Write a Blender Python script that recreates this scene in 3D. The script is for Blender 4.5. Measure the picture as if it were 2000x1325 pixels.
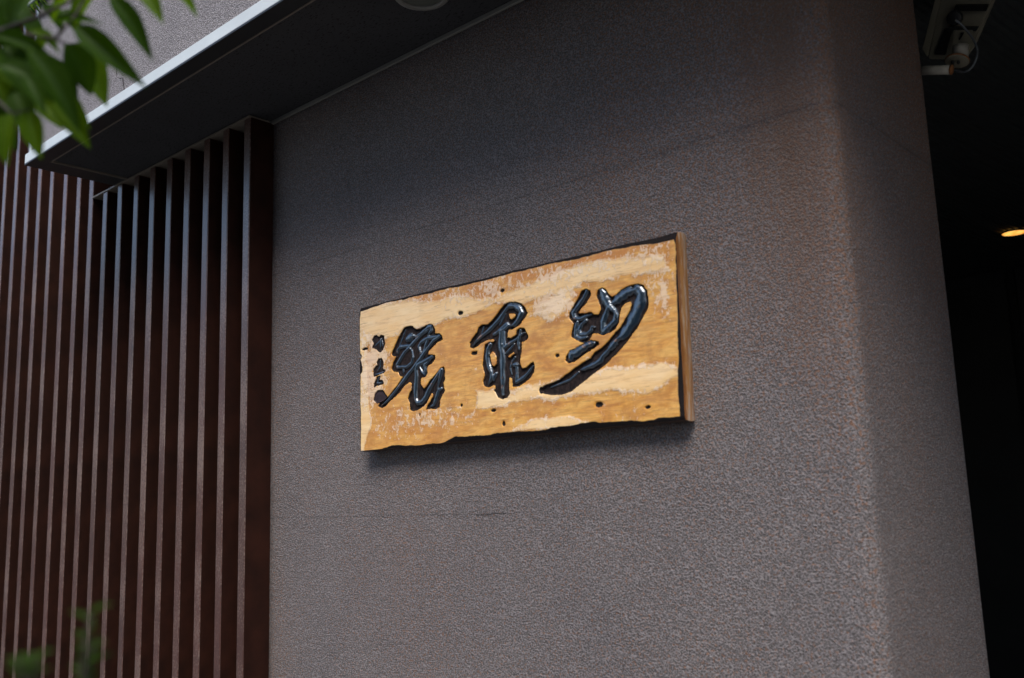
import bpy, math, random
import numpy as np
from mathutils import Vector, Matrix, noise
random.seed(7); np.random.seed(7)
for o in list(bpy.data.objects): bpy.data.objects.remove(o)
sc = bpy.context.scene
COL = sc.collection
R = math.radians

# ------------------------------------------------------------ camera
CAM = Vector((0.0, -2.25, 1.60))
YAW, PITCH, ROLL = R(41.82), R(9.66), R(-1.95)
F = 1853.0                                   # focal length for a 2000 pixel wide frame
_f = Vector((-math.sin(YAW)*math.cos(PITCH), math.cos(YAW)*math.cos(PITCH), math.sin(PITCH)))
_r0 = Vector((math.cos(YAW), math.sin(YAW), 0)); _u0 = _r0.cross(_f)
_r = _r0*math.cos(ROLL) + _u0*math.sin(ROLL)
_u = -_r0*math.sin(ROLL) + _u0*math.cos(ROLL)
cam_d = bpy.data.cameras.new('camera'); cam = bpy.data.objects.new('camera', cam_d); COL.objects.link(cam)
cam.matrix_world = Matrix(((_r.x, _u.x, -_f.x, CAM.x), (_r.y, _u.y, -_f.y, CAM.y), (_r.z, _u.z, -_f.z, CAM.z), (0, 0, 0, 1)))
cam_d.sensor_width = 36; cam_d.lens = F/2000*36
cam_d.clip_start = 0.05; cam_d.clip_end = 2000
cam_d.dof.use_dof = True; cam_d.dof.focus_distance = 3.6; cam_d.dof.aperture_fstop = 2.5
sc.camera = cam

# ------------------------------------------------------------ light
SUN_EL, SUN_AZ = R(55), R(146)               # azimuth measured clockwise from +Y (the wall faces -Y)
world = bpy.data.worlds.new("World"); sc.world = world; world.use_nodes = True
wn = world.node_tree.nodes; wl = world.node_tree.links
sky = wn.new('ShaderNodeTexSky'); sky.sky_type = 'NISHITA'; sky.sun_disc = False
sky.sun_elevation = SUN_EL; sky.sun_rotation = SUN_AZ; sky.air_density = 1.0; sky.dust_density = 2.0; sky.ozone_density = 1.0
wl.new(sky.outputs[0], wn['Background'].inputs[0]); wn['Background'].inputs[1].default_value = 0.10
sun_d = bpy.data.lights.new('sun', 'SUN'); sun = bpy.data.objects.new('sun', sun_d); COL.objects.link(sun)
sun_d.energy = 1.5; sun_d.angle = R(30); sun_d.color = (1.0, 0.94, 0.87)
sv = Vector((math.sin(SUN_AZ)*math.cos(SUN_EL), math.cos(SUN_AZ)*math.cos(SUN_EL), math.sin(SUN_EL)))
sun.rotation_euler = sv.to_track_quat('Z', 'Y').to_euler(); sun.location = (0, -6, 8)
vs = sc.view_settings
vs.view_transform = 'Standard'; vs.look = 'None'; vs.gamma = 1; vs.use_curve_mapping = False; vs.exposure = 1.28

# ------------------------------------------------------------ helpers
def ray(px, py): return _f + _r*((px-1000)/F) - _u*((py-662.5)/F)
def at_y(px, py, Y): d = ray(px, py); return CAM + d*((Y-CAM.y)/d.y)
def at_z(px, py, Z): d = ray(px, py); return CAM + d*((Z-CAM.z)/d.z)
def at_d(px, py, dist): return CAM + ray(px, py)*dist

def tag(o, label=None, cat=None, group=None, kind=None):
    if label: o['label'] = label
    if cat: o['category'] = cat
    if group: o['group'] = group
    if kind: o['kind'] = kind
    return o
def empty(name, loc, label, cat, group=None):
    o = bpy.data.objects.new(name, None); o.location = loc; o.empty_display_size = .1; COL.objects.link(o)
    return tag(o, label, cat, group)
def link(name, me, mat, parent=None, loc=None):
    o = bpy.data.objects.new(name, me); COL.objects.link(o)
    if mat is not None and not me.materials: me.materials.append(mat)
    if parent is not None:
        o.parent = parent; o.matrix_parent_inverse = Matrix.Translation(-Vector(parent.location)) if parent.type == 'EMPTY' else Matrix()
    if loc is not None: o.location = loc
    return o
class MB:
    def __init__(s): s.v = []; s.f = []
    def add(s, vs_, fs): n = len(s.v); s.v += [tuple(v) for v in vs_]; s.f += [tuple(i+n for i in f) for f in fs]; return s
    def box(s, x0, x1, y0, y1, z0, z1, b=0.0):
        if b <= 0:
            v = [(x, y, z) for z in (z0, z1) for y in (y0, y1) for x in (x0, x1)]
            return s.add(v, [(0, 2, 3, 1), (4, 5, 7, 6), (0, 1, 5, 4), (2, 6, 7, 3), (0, 4, 6, 2), (1, 3, 7, 5)])
        return s.rbox(x0, x1, y0, y1, z0, z1, b)
    def rbox(s, x0, x1, y0, y1, z0, z1, b):
        import bmesh
        bm = bmesh.new(); bmesh.ops.create_cube(bm, size=1)
        for v in bm.verts: v.co = Vector((x0+(x1-x0)*(v.co.x+.5), y0+(y1-y0)*(v.co.y+.5), z0+(z1-z0)*(v.co.z+.5)))
        bmesh.ops.bevel(bm, geom=bm.edges[:], offset=b, segments=2, affect='EDGES', profile=.5)
        bm.verts.index_update()
        s.add([v.co for v in bm.verts], [[v.index for v in f.verts] for f in bm.faces]); bm.free(); return s
    def ext(s, poly, axis, a, b):
        """extrude a 2d polygon along an axis"""
        def P(p, t): return (t, p[0], p[1]) if axis == 'x' else ((p[0], t, p[1]) if axis == 'y' else (p[0], p[1], t))
        n = len(poly); v = [P(p, a) for p in poly]+[P(p, b) for p in poly]
        return s.add(v, [tuple(range(n))[::-1], tuple(range(n, 2*n))]+[(i, (i+1) % n, n+(i+1) % n, n+i) for i in range(n)])
    def tube(s, pts, rad, seg=10, cap=True):
        pts = [Vector(p) for p in pts]; n = len(pts); rads = rad if hasattr(rad, '__len__') else [rad]*n
        base = len(s.v); up = Vector((0, 0, 1)); prev = None
        for i, p in enumerate(pts):
            t = (pts[min(i+1, n-1)]-pts[max(i-1, 0)]).normalized()
            a = prev - t*prev.dot(t) if prev is not None else (t.cross(up) if abs(t.z) < .95 else t.cross(Vector((1, 0, 0))))
            a.normalize(); prev = a; b = t.cross(a)
            for k in range(seg):
                an = 2*math.pi*k/seg; s.v.append(tuple(p+(a*math.cos(an)+b*math.sin(an))*rads[i]))
        for i in range(n-1):
            for k in range(seg):
                k2 = (k+1) % seg; s.f.append((base+i*seg+k, base+i*seg+k2, base+(i+1)*seg+k2, base+(i+1)*seg+k))
        if cap: s.f.append(tuple(base+k for k in range(seg))[::-1]); s.f.append(tuple(base+(n-1)*seg+k for k in range(seg)))
        return s
    def lathe(s, prof, c, seg=48, axis=(0, 0, 1)):
        q = Vector((0, 0, 1)).rotation_difference(Vector(axis).normalized()); base = len(s.v); n = len(prof)
        for k in range(seg):
            an = 2*math.pi*k/seg
            for r_, h in prof: s.v.append(tuple(Vector(c)+q @ Vector((r_*math.cos(an), r_*math.sin(an), h))))
        for k in range(seg):
            for i in range(n-1):
                k2 = (k+1) % seg; s.f.append((base+k*n+i, base+k2*n+i, base+k2*n+i+1, base+k*n+i+1))
        return s
    def mesh(s, name, smooth=False):
        me = bpy.data.meshes.new(name); me.from_pydata(s.v, [], s.f); me.update()
        import bmesh
        bm = bmesh.new(); bm.from_mesh(me); bmesh.ops.recalc_face_normals(bm, faces=bm.faces); bm.to_mesh(me); bm.free()
        if smooth: me.polygons.foreach_set('use_smooth', [True]*len(me.polygons))
        return me
    def build(s, name, mat, parent=None, smooth=False, loc=None): return link(name, s.mesh(name, smooth), mat, parent, loc)

# ------------------------------------------------------------ materials
class NT:
    def __init__(s, name):
        s.m = bpy.data.materials.new(name); s.m.use_nodes = True; s.t = s.m.node_tree; s.n = s.t.nodes; s.l = s.t.links
        s.b = s.n['Principled BSDF']; s.tc = s.n.new('ShaderNodeTexCoord')
    def set(s, **k):
        for a, v in k.items():
            i = s.b.inputs[a.replace('_', ' ')]
            if hasattr(v, 'is_output') or isinstance(v, bpy.types.NodeSocket): s.l.new(v, i)
            else: i.default_value = v
    def co(s, scale=(1, 1, 1), src='Object', rot=(0, 0, 0)):
        mp = s.n.new('ShaderNodeMapping'); mp.inputs['Scale'].default_value = scale; mp.inputs['Rotation'].default_value = rot
        s.l.new(s.tc.outputs[src], mp.inputs[0]); return mp.outputs[0]
    def noise(s, scale, detail=4, rough=.55, vec=None, dist=0):
        n = s.n.new('ShaderNodeTexNoise'); n.inputs['Scale'].default_value = scale; n.inputs['Detail'].default_value = detail
        n.inputs['Roughness'].default_value = rough; n.inputs['Distortion'].default_value = dist
        s.l.new(vec or s.tc.outputs['Object'], n.inputs['Vector']); return n.outputs['Fac']
    def vor(s, scale, feat='F1', vec=None, out='Distance'):
        n = s.n.new('ShaderNodeTexVoronoi'); n.feature = feat; n.inputs['Scale'].default_value = scale
        s.l.new(vec or s.tc.outputs['Object'], n.inputs['Vector']); return n.outputs[out]
    def ramp(s, fac, stops, interp='LINEAR'):
        n = s.n.new('ShaderNodeValToRGB'); n.color_ramp.interpolation = interp
        e = n.color_ramp.elements
        while len(e) > 1: e.remove(e[-1])
        e[0].position = stops[0][0]; c = stops[0][1]; e[0].color = (c, c, c, 1) if not hasattr(c, '__len__') else (*c, 1)
        for p, c in stops[1:]:
            x = e.new(p); x.color = (c, c, c, 1) if not hasattr(c, '__len__') else (*c, 1)
        s.l.new(fac, n.inputs[0]); return n.outputs[0]
    def mix(s, fac, a, b, mode='MIX'):
        n = s.n.new('ShaderNodeMix'); n.data_type = 'RGBA'; n.blend_type = mode
        for i, v in ((0, fac), (6, a), (7, b)):
            if isinstance(v, bpy.types.NodeSocket): s.l.new(v, n.inputs[i])
            elif i == 0: n.inputs[0].default_value = v
            else: n.inputs[i].default_value = (*v, 1)
        return n.outputs[2]
    def math(s, op, a, b=0.0, clamp=False):
        n = s.n.new('ShaderNodeMath'); n.operation = op; n.use_clamp = clamp
        for i, v in enumerate((a, b)):
            if isinstance(v, bpy.types.NodeSocket): s.l.new(v, n.inputs[i])
            else: n.inputs[i].default_value = v
        return n.outputs[0]
    def sep(s, vec):
        n = s.n.new('ShaderNodeSeparateXYZ'); s.l.new(vec, n.inputs[0]); return n.outputs
    def attr(s, name):
        n = s.n.new('ShaderNodeAttribute'); n.attribute_name = name; return n.outputs['Fac']
    def bump(s, h, strength=.5, dist=.01, nrm=None):
        n = s.n.new('ShaderNodeBump'); n.inputs['Strength'].default_value = strength; n.inputs['Distance'].default_value = dist
        s.l.new(h, n.inputs['Height'])
        if nrm is not None: s.l.new(nrm, n.inputs['Normal'])
        s.l.new(n.outputs[0], s.b.inputs['Normal']); return n.outputs[0]

def plain(name, col, rough=.6, var=.15, scale=30, bump=.0, metal=0, spec=.5):
    t = NT(name); n = t.noise(scale, 5)
    c2 = tuple(c*(1-var) for c in col); c1 = tuple(min(1, c*(1+var)) for c in col)
    t.set(Base_Color=t.ramp(n, [(.3, c2), (.7, c1)]), Roughness=rough, Metallic=metal)
    t.b.inputs['Specular IOR Level'].default_value = spec
    if bump: t.bump(t.noise(scale*3, 4), bump, .002)
    return t.m

def plaster(name, rusty=True):
    """sprayed stucco: hard little grains, rust coloured specks, stains and drips"""
    t = NT(name); P = t.tc.outputs['Object']
    g1 = t.noise(230, 3, .65); g2 = t.noise(85, 3, .5); v = t.vor(210)
    grain = t.math('ADD', t.math('MULTIPLY', g1, .8), t.math('MULTIPLY', v, .5))
    base = t.ramp(grain, [(.38, (.058, .051, .051)), (.58, (.120, .108, .108)), (.79, (.27, .25, .255))])
    big = t.noise(1.3, 5, .6)
    base = t.mix(1.0, base, t.ramp(big, [(.3, (.86, .86, .88)), (.7, (1.08, 1.06, 1.04))]), 'MULTIPLY')
    if rusty:
        x, y, z = t.sep(P)
        sp = t.noise(125, 2, .5)
        reg = t.noise(2.2, 4, .6, t.co((1, 1, .55)))
        streak = t.noise(5.5, 3, .5, t.co((1, 1, .12)))
        # rust grows towards the outer corner of the wall
        near = t.math('MULTIPLY', t.math('ADD', x, 1.95), 1.1, True)
        up = t.math('MULTIPLY', t.math('SUBTRACT', z, 1.55), .8, True)
        near = t.math('MULTIPLY', near, up)
        dens = t.math('ADD', t.math('ADD', t.math('MULTIPLY', reg, .16), t.math('MULTIPLY', streak, .05)), t.math('ADD', t.math('MULTIPLY', near, .12), .105))
        th = t.math('ADD', sp, dens)
        m = t.ramp(th, [(.77, 0), (.84, .48), (.95, .72)])
        base = t.mix(m, base, (.27, .115, .050))
        wash = t.math('MULTIPLY', t.ramp(t.math('ADD', streak, t.math('MULTIPLY', reg, .6)), [(.56, 0), (.92, .6)]), t.math('MULTIPLY', t.math('SUBTRACT', 1, t.math('MULTIPLY', t.math('ABSOLUTE', t.math('SUBTRACT', x, -1.02)), 3.4), True), t.math('MULTIPLY', t.math('SUBTRACT', z, 1.7), 1.3, True)))
        wash = t.math('MULTIPLY', wash, t.math('SUBTRACT', 1, t.math('MULTIPLY', y, 6), True))
        base = t.mix(wash, base, (.155, .090, .058))
        # dark mould stains and seam lines along horizontal joints at two pour levels
        for zz, a, wd in ((2.577, .55, .040), (1.562, .12, .02)):
            wob = t.math('MULTIPLY', t.math('SUBTRACT', t.noise(5, 4), .5), .05)
            dd = t.math('ABSOLUTE', t.math('SUBTRACT', t.math('ADD', z, wob), zz))
            near_line = t.math('SUBTRACT', 1, t.math('DIVIDE', dd, wd), True)
            patch = t.math('MULTIPLY', t.ramp(t.noise(22, 5, .7), [(.40, 0), (.62, 1)]), t.ramp(x, [(0, 1), (1, 1)]))
            patch = t.math('MULTIPLY', patch, t.math('SUBTRACT', 1, t.math('MULTIPLY', t.math('ABSOLUTE', t.math('SUBTRACT', x, -1.20)), 1.7), True))
            f = t.math('MULTIPLY', t.math('MULTIPLY', near_line, patch), a)
            base = t.mix(f, base, (.055, .052, .060))
            wob2 = t.math('MULTIPLY', t.math('SUBTRACT', t.noise(9, 5, .6), .5), .014)
            d2 = t.math('ABSOLUTE', t.math('SUBTRACT', t.math('ADD', z, wob2), zz))
            ln = t.math('SUBTRACT', 1, t.math('DIVIDE', d2, .0045), True)
            ln = t.math('MULTIPLY', ln, t.ramp(t.noise(4.5, 4, .6), [(.36, .10), (.60, .6 if zz > 2 else .55)]))
            if zz < 2: ln = t.math('MULTIPLY', ln, t.math('MULTIPLY', t.math('SUBTRACT', -1.75, x), 1.6, True))
            base = t.mix(ln, base, (.040, .036, .038))
    else:
        base = t.mix(1.0, base, (1.45, 1.5, 1.55), 'MULTIPLY')  # same plaster on the fascia, its extra sky light put into the colour
        drip = t.noise(14, 4, .6, t.co((1, 1, .2)))
        base = t.mix(t.ramp(drip, [(.55, 0), (.8, .3)]), base, (.09, .085, .09))
    t.set(Base_Color=base, Roughness=.72)
    t.b.inputs['Specular IOR Level'].default_value = .45
    h = t.math('ADD', t.math('MULTIPLY', grain, 1.0), t.math('MULTIPLY', g2, .6))
    t.bump(h, 1.0, .0068)
    return t.m

def slat_paint():
    t = NT('brown_slat_paint')
    oi = t.n.new('ShaderNodeObjectInfo'); rnd = oi.outputs['Random']
    off = t.n.new('ShaderNodeVectorMath'); off.operation = 'ADD'
    cmb = t.n.new('ShaderNodeCombineXYZ'); t.l.new(t.math('MULTIPLY', rnd, 37), cmb.inputs[0]); t.l.new(t.math('MULTIPLY', rnd, 91), cmb.inputs[2])
    t.l.new(t.tc.outputs['Object'], off.inputs[0]); t.l.new(cmb.outputs[0], off.inputs[1]); V = off.outputs[0]
    col = t.ramp(rnd, [(0, (.062, .017, .009)), (.5, (.085, .024, .014)), (1, (.058, .021, .014))])
    col = t.mix(.5, col, t.ramp(t.noise(6, 5, .6, V), [(.3, (.040, .011, .006)), (.7, (.090, .030, .018))]))
    sp = t.noise(120, 3, .7, V); amount = t.noise(3, 3, .5, V)
    m = t.ramp(t.math('ADD', sp, t.math('MULTIPLY', amount, .5)), [(.76, 0), (.83, .8)])
    col = t.mix(m, col, (.20, .135, .110))
    dk = t.ramp(t.noise(75, 5, .75, V), [(.55, 0), (.62, .9)])
    col = t.mix(t.math('MULTIPLY', dk, t.math('MULTIPLY', amount, 1.2)), col, (.02, .010, .008))
    t.set(Base_Color=col, Roughness=t.ramp(sp, [(.3, .30), (.7, .52)]))
    t.b.inputs['Specular IOR Level'].default_value = .8; t.b.inputs['Coat Weight'].default_value = .6; t.b.inputs['Coat Roughness'].default_value = .2
    t.bump(t.math('ADD', sp, t.noise(30, 4, .6, V)), .35, .003)
    return t.m

def board_mat():
    t = NT('lacquered_wood_face')
    zone = t.attr('film'); fl = t.attr('flake'); edge = t.attr('char'); pit = t.attr('pit')
    w = t.co((1.0, 1, 4.0))
    ring = t.noise(7, 5, .6, w, 1.6)
    grain = t.noise(38, 4, .6, t.co((.22, 1, 1.6)), 2.0)
    amber = t.ramp(ring, [(.28, (.50, .175, .020)), (.45, (.76, .36, .060)), (.62, (.88, .50, .12)), (.8, (.64, .27, .038))])
    amber = t.mix(t.ramp(grain, [(.45, 0), (.62, .45)]), amber, (.46, .19, .045))
    blot = t.ramp(t.noise(13, 6, .68), [(.50, 0), (.66, .75)])
    amber = t.mix(blot, amber, (.50, .20, .035))
    peach = t.ramp(t.noise(9, 4, .5, w), [(.3, (.92, .58, .24)), (.7, (.97, .69, .36))])
    rag = t.noise(70, 6, .72)
    zf = t.ramp(t.math('ADD', zone, t.math('MULTIPLY', t.math('SUBTRACT', rag, .5), .8)), [(.34, 0), (.66, 1)])
    amber = t.mix(t.math('MULTIPLY', t.attr('tone'), t.ramp(t.noise(26, 5, .7), [(.35, .25), (.6, 1)])), amber, (.60, .235, .035))
    base = t.mix(zf, amber, peach)
    # bleached film rim where the lacquer lifts, plus scattered flakes
    rim = t.ramp(t.math('ABSOLUTE', t.math('SUBTRACT', t.math('ADD', zone, t.math('MULTIPLY', t.math('SUBTRACT', rag, .5), .8)), .47)), [(.0, .9), (.075, 0)])
    fk = t.noise(62, 6, .72, t.co((1, 1, .8)), .8)
    fm = t.ramp(t.math('ADD', fk, t.math('MULTIPLY', fl, .33)), [(.685, 0), (.71, 1)])
    white = t.math('MAXIMUM', fm, t.math('MULTIPLY', rim, .45))
    base = t.mix(t.math('MULTIPLY', white, .66), base, (.94, .74, .54))
    fine = t.noise(95, 5, .65, t.co((.10, 1, 1.0)), .6)
    base = t.mix(t.ramp(fine, [(.50, 0), (.66, .30)]), base, (.42, .17, .04))
    pore = t.noise(150, 3, .6, t.co((.12, 1, 1.0)))
    base = t.mix(t.ramp(pore, [(.62, 0), (.70, .35)]), base, (.22, .09, .03))
    ednoise = t.math('ADD', edge, t.math('MULTIPLY', t.math('SUBTRACT', t.noise(42, 5, .65, t.co((.6, 1, 1.2))), .5), .9))
    em = t.ramp(ednoise, [(.46, 0), (.54, 1)])
    em2 = t.ramp(ednoise, [(.28, 0), (.46, .55)])
    base = t.mix(em2, base, (.33, .24, .12))
    base = t.mix(em, base, (.014, .011, .011))
    base = t.mix(t.ramp(pit, [(.3, 0), (.6, 1)]), base, (.016, .013, .013))
    dk = t.math('MAXIMUM', em, pit, True)
    t.set(Base_Color=base, Roughness=t.mix(dk, t.ramp(zf, [(0, .36), (1, .22)]), (.75, .75, .75)), Specular_IOR_Level=t.ramp(dk, [(0, .5), (1, .12)]), Coat_Weight=t.ramp(dk, [(0, .35), (1, 0)]))
    t.b.inputs['Coat Weight'].default_value = .35; t.b.inputs['Coat Roughness'].default_value = .12
    h = t.math('ADD', t.math('MULTIPLY', white, .7), t.math('ADD', t.math('MULTIPLY', zf, .6), t.math('MULTIPLY', grain, .25)))
    t.bump(h, .55, .003)
    return t.m

def ink_mat():
    t = NT('black_lacquer_relief')
    bead = t.attr('bead')
    chis = t.noise(60, 4, .6, t.co((2.4, 1, .8), rot=(0, R(35), 0)))
    groove = t.ramp(chis, [(.35, (.012, .009, .009)), (.7, (.045, .030, .026))])
    sheen_blue = (.005, .016, .027)  # blue of the reflected sky put into the bead's base colour
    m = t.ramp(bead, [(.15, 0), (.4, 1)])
    col = t.mix(m, groove, sheen_blue)
    wear = t.math('MULTIPLY', t.ramp(t.noise(34, 4, .6), [(.60, 0), (.66, 1)]), t.ramp(bead, [(.75, 0), (.9, .8)]))
    col = t.mix(wear, col, (.40, .17, .07))
    t.set(Base_Color=col, Roughness=t.ramp(m, [(0, .75), (1, .32)]), Specular_IOR_Level=t.ramp(m, [(0, .15), (1, 1)]), Coat_Weight=t.ramp(m, [(0, 0), (1, 1)]))
    t.b.inputs['Coat IOR'].default_value = 2.0; t.b.inputs['Specular Tint'].default_value = (.62, .8, 1, 1); t.b.inputs['Coat Tint'].default_value = (.8, .92, 1, 1)  # blue tints push the sky reflection on the beads
    t.b.inputs['Coat Roughness'].default_value = .27
    t.bump(t.math('MULTIPLY', t.math('ADD', chis, t.math('MULTIPLY', t.noise(130, 2), .4)), t.ramp(m, [(0, 1), (1, .25)])), .7, .003)
    return t.m

def leaf_mat(name, c1, c2):
    t = NT(name)
    n = t.noise(25, 4)
    col = t.ramp(n, [(.3, c1), (.7, c2)])
    x, y, z = t.sep(t.tc.outputs['Object'])
    vein = t.ramp(t.math('ABSOLUTE', y), [(0, .5), (.02, 0)])
    col = t.mix(vein, col, tuple(c*1.6 for c in c2))
    t.set(Base_Color=col, Roughness=.55)
    t.b.inputs['Specular IOR Level'].default_value = .18
    tr = t.n.new('ShaderNodeBsdfTranslucent'); t.l.new(t.mix(1.0, col, (1.9, 1.9, .3), 'MULTIPLY'), tr.inputs[0])
    ms = t.n.new('ShaderNodeMixShader'); ms.inputs[0].default_value = .42
    t.l.new(t.b.outputs[0], ms.inputs[1]); t.l.new(tr.outputs[0], ms.inputs[2])
    t.l.new(ms.outputs[0], t.n['Material Output'].inputs[0])
    return t.m

M = {}
M['plaster'] = plaster('brown_grey_stucco'); M['plaster_up'] = plaster('upper_stucco', False)
M['slat'] = slat_paint()
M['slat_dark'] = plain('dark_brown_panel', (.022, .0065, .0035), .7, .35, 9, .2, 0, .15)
M['white_metal'] = plain('pale_aluminium_trim', (.62, .68, .70), .35, .06, 5)
M['grey_metal'] = plain('dark_grey_aluminium', (.022, .024, .025), .45, .15, 8)
M['tan_trim'] = plain('thin_tan_strip', (.22, .19, .15), .5, .1, 8)
def soffit_mat():
    t = NT('fissured_soffit_board')
    n = t.noise(70, 2, .5, t.co((1, 2.4, 1), rot=(0, 0, R(25))))
    fl = t.ramp(n, [(.60, 0), (.64, 1)])
    c = t.mix(fl, t.ramp(t.noise(3, 4), [(.3, (.034, .035, .037)), (.7, (.044, .045, .048))]), (.008, .008, .008))
    t.set(Base_Color=c, Roughness=.85); t.bump(t.math('SUBTRACT', 1, fl), .5, .003); return t.m
M['soffit'] = soffit_mat()
M['cream'] = plain('aged_cream_plastic', (.24, .225, .17), .5, .12, 20)
M['white_arm'] = plain('chalky_white_paint', (.42, .40, .35), .5, .12, 24)
M['rust'] = plain('orange_rust', (.28, .11, .035), .8, .4, 60, .3)
M['rubber'] = plain('grey_cable_sheath', (.16, .18, .20), .5, .1, 20)
M['black'] = plain('black_recess', (.012, .012, .012), .5, .1, 20)
M['entry'] = plain('charcoal_entrance_wall', (.035, .037, .038), .6, .15, 4)
M['rib'] = plain('black_ribbed_ceiling', (.055, .062, .062), .5, .1, 10)
M['ground'] = plain('asphalt', (.05, .05, .052), .85, .3, 40, .4)
M['paving'] = plain('concrete_paving', (.16, .155, .15), .8, .2, 18, .3)
M['lamp_grey'] = plain('satin_grey_ring', (.24, .24, .215), .45, .06, 20)
M['reflector'] = plain('grey_reflector', (.12, .13, .11), .35, .1, 20)
M['bark'] = plain('brown_bark', (.022, .014, .010), .8, .35, 40, .5)
M['leafA'] = leaf_mat('green_leaf', (.045, .092, .002), (.085, .155, .003))
M['leafB'] = leaf_mat('dark_green_leaf', (.014, .040, .002), (.034, .075, .003))
M['crack'] = plain('crack_dark', (.012, .010, .010), .9)

# ------------------------------------------------------------ ground
H = 3.2667                       # soffit level
WALL_L, WALL_R, REVEAL = -3.382, -0.896, 0.742
FIN_Y = -0.118
g = MB().box(-60, 60, -60, 60, -.3, 0).build('ground', M['ground']); tag(g, kind='structure')
g = MB().box(-9, 4, -1.6, 5.9, .004, .06).build('pavement', M['paving']); tag(g, kind='structure')

# added building across the narrow street, behind the viewer, blocks low sky light
ob = empty('blocker_building', (-1, -8.6, 0), 'plain dark grey building across the street, added out of view to block low sky light', 'blocker_building')
mb = MB(); mb.box(-6, 7, -16, -8.6, 0, 9.6); mb.build('wall', plain('dark_grey_render', (.10, .10, .10), .8, .2, 3), ob)
for i in range(4):
    for k in range(3):
        xx = -4.9+i*2.8
        fr_ = MB().box(xx, xx+1.3, -8.6, -8.55, 1.0+k*3, 2.4+k*3).build('window_frame', plain('dark_frame', (.05, .05, .05)) if i+k == 0 else bpy.data.materials['dark_frame'], ob)
        MB().box(xx+.06, xx+1.24, -8.549, -8.54, 1.06+k*3, 2.34+k*3).build('window_pane', plain('dark_glass', (.02, .025, .03), .08) if i+k == 0 else bpy.data.materials['dark_glass'], ob)
ob = empty('blocker_building', (-34, -10, 0), 'low plain house added out of view at the street end to darken slat reflections', 'blocker_building')  # unseen house, added to block low sky that the slats would reflect
MB().box(-42, -30, -18, -3.5, 0, 7.6).build('wall', bpy.data.materials['dark_grey_render'], ob)
mr = MB(); mr.ext([(-18.4, 7.6), (-3.1, 7.6), (-10.75, 10.2)], 'x', -42.4, -29.6); mr.build('roof', bpy.data.materials['dark_frame'], ob)
# ------------------------------------------------------------ plaster wall with rounded, slightly lumpy corner
def wall_mesh():
    prof = [(WALL_L, 0.0)]
    prof += [(x, 0) for x in np.linspace(WALL_L, WALL_R-.07, 50)[1:]]
    rr = .045
    for a in np.linspace(0, 90, 9):
        prof.append((WALL_R-rr+rr*math.sin(R(a)), rr-rr*math.cos(R(a))))
    prof += [(WALL_R, y) for y in np.linspace(.07, REVEAL-.012, 16)]
    for a in (30, 60, 90): prof.append((WALL_R-.012+.012*math.cos(R(a)), REVEAL-.012+.012*math.sin(R(a))))
    prof += [(WALL_R-.22, REVEAL), (WALL_R-.22, .25), (WALL_L, .25)]
    zs = np.linspace(.06, H-.001, 110); v = []; n = len(prof)
    for z in zs:
        for i, (x, y) in enumerate(prof):
            k = .0016*noise.noise(Vector((x*3, y*3, z*3)))
            if abs(x-WALL_R) < .03 and y < .03: k = .005*noise.noise(Vector((7, 3, z*9))) + .003*noise.noise(Vector((17, 3, z*30)))
            if i == 0 or i >= n-3: k = 0
            v.append((x+k, y-k*.6, z))
    f = [(j*n+i, j*n+(i+1) % n, (j+1)*n+(i+1) % n, (j+1)*n+i) for j in range(len(zs)-1) for i in range(n)]
    f += [tuple(range(n))[::-1], tuple((len(zs)-1)*n+i for i in range(n))]
    m = MB(); m.v = v; m.f = f; return m
wall = empty('stucco_wall', (-2.1, 0, .06), 'brown grey stucco wall with a rounded corner, rust specks and a wooden signboard hung on it', 'wall')
wo = wall_mesh().build('wall_face', M['plaster'], wall, True)
def crack(pts, wid, parent, Y):
    """thin open crack, a dark sliver pushed 0.6 mm out of the stucco grain"""
    m = MB(); n = len(pts); top = []; bot = []
    for i, p in enumerate(pts):
        w = wid*(.35+.9*random.random())*(0.2 if i in (0, n-1) else 1)
        a = Vector(pts[min(i+1, n-1)])-Vector(pts[max(i-1, 0)]); a.normalize(); nn = Vector((-a.z, 0, a.x))
        top.append(Vector(p)+nn*w); bot.append(Vector(p)-nn*w)
    v = [(p.x, Y-.0015, p.z) for p in top]+[(p.x, Y-.0015, p.z) for p in bot]+[(p.x, Y+.002, p.z) for p in top]+[(p.x, Y+.002, p.z) for p in bot]
    f = []
    for i in range(n-1): f += [(i, i+1, n+i+1, n+i), (i, 2*n+i, 2*n+i+1, i+1), (n+i, n+i+1, 3*n+i+1, 3*n+i)]
    m.add(v, f); return m.build('crack', M['crack'], parent)
def wiggle(a, b, Y, n, amp):
    A = at_y(*a, Y); B = at_y(*b, Y); out = []; k = 0
    for i in range(n+1):
        t = i/n; k = k*.6 + random.uniform(-amp, amp)
        out.append((A.x+(B.x-A.x)*t+(k*.5 if abs(B.z-A.z) > abs(B.x-A.x) else 0), Y, A.z+(B.z-A.z)*t+(k if abs(B.z-A.z) < abs(B.x-A.x) else 0)))
    return out
crack(wiggle((930, 1005), (990, 1002), 0, 30, .0016), .00028, wall, 0)

# ------------------------------------------------------------ canopy / upper storey
can = empty('canopy', (-2, -.3, H), 'overhanging upper storey with stucco fascia coloured lighter for its sky light, pale aluminium edge strip and dark soffit', 'canopy')
CX0, CX1, CY = -4.61, 2.8, -.56
MB().box(CX0+.04, CX1, CY+.015, 6.0, H+.052, 6.4).build('fascia_wall', M['plaster_up'], can)
MB().box(CX0+.018, CX0+.0395, CY+.012, 6.0, H+.052, 6.4).build('corner_bead', M['white_metal'], can)
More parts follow.
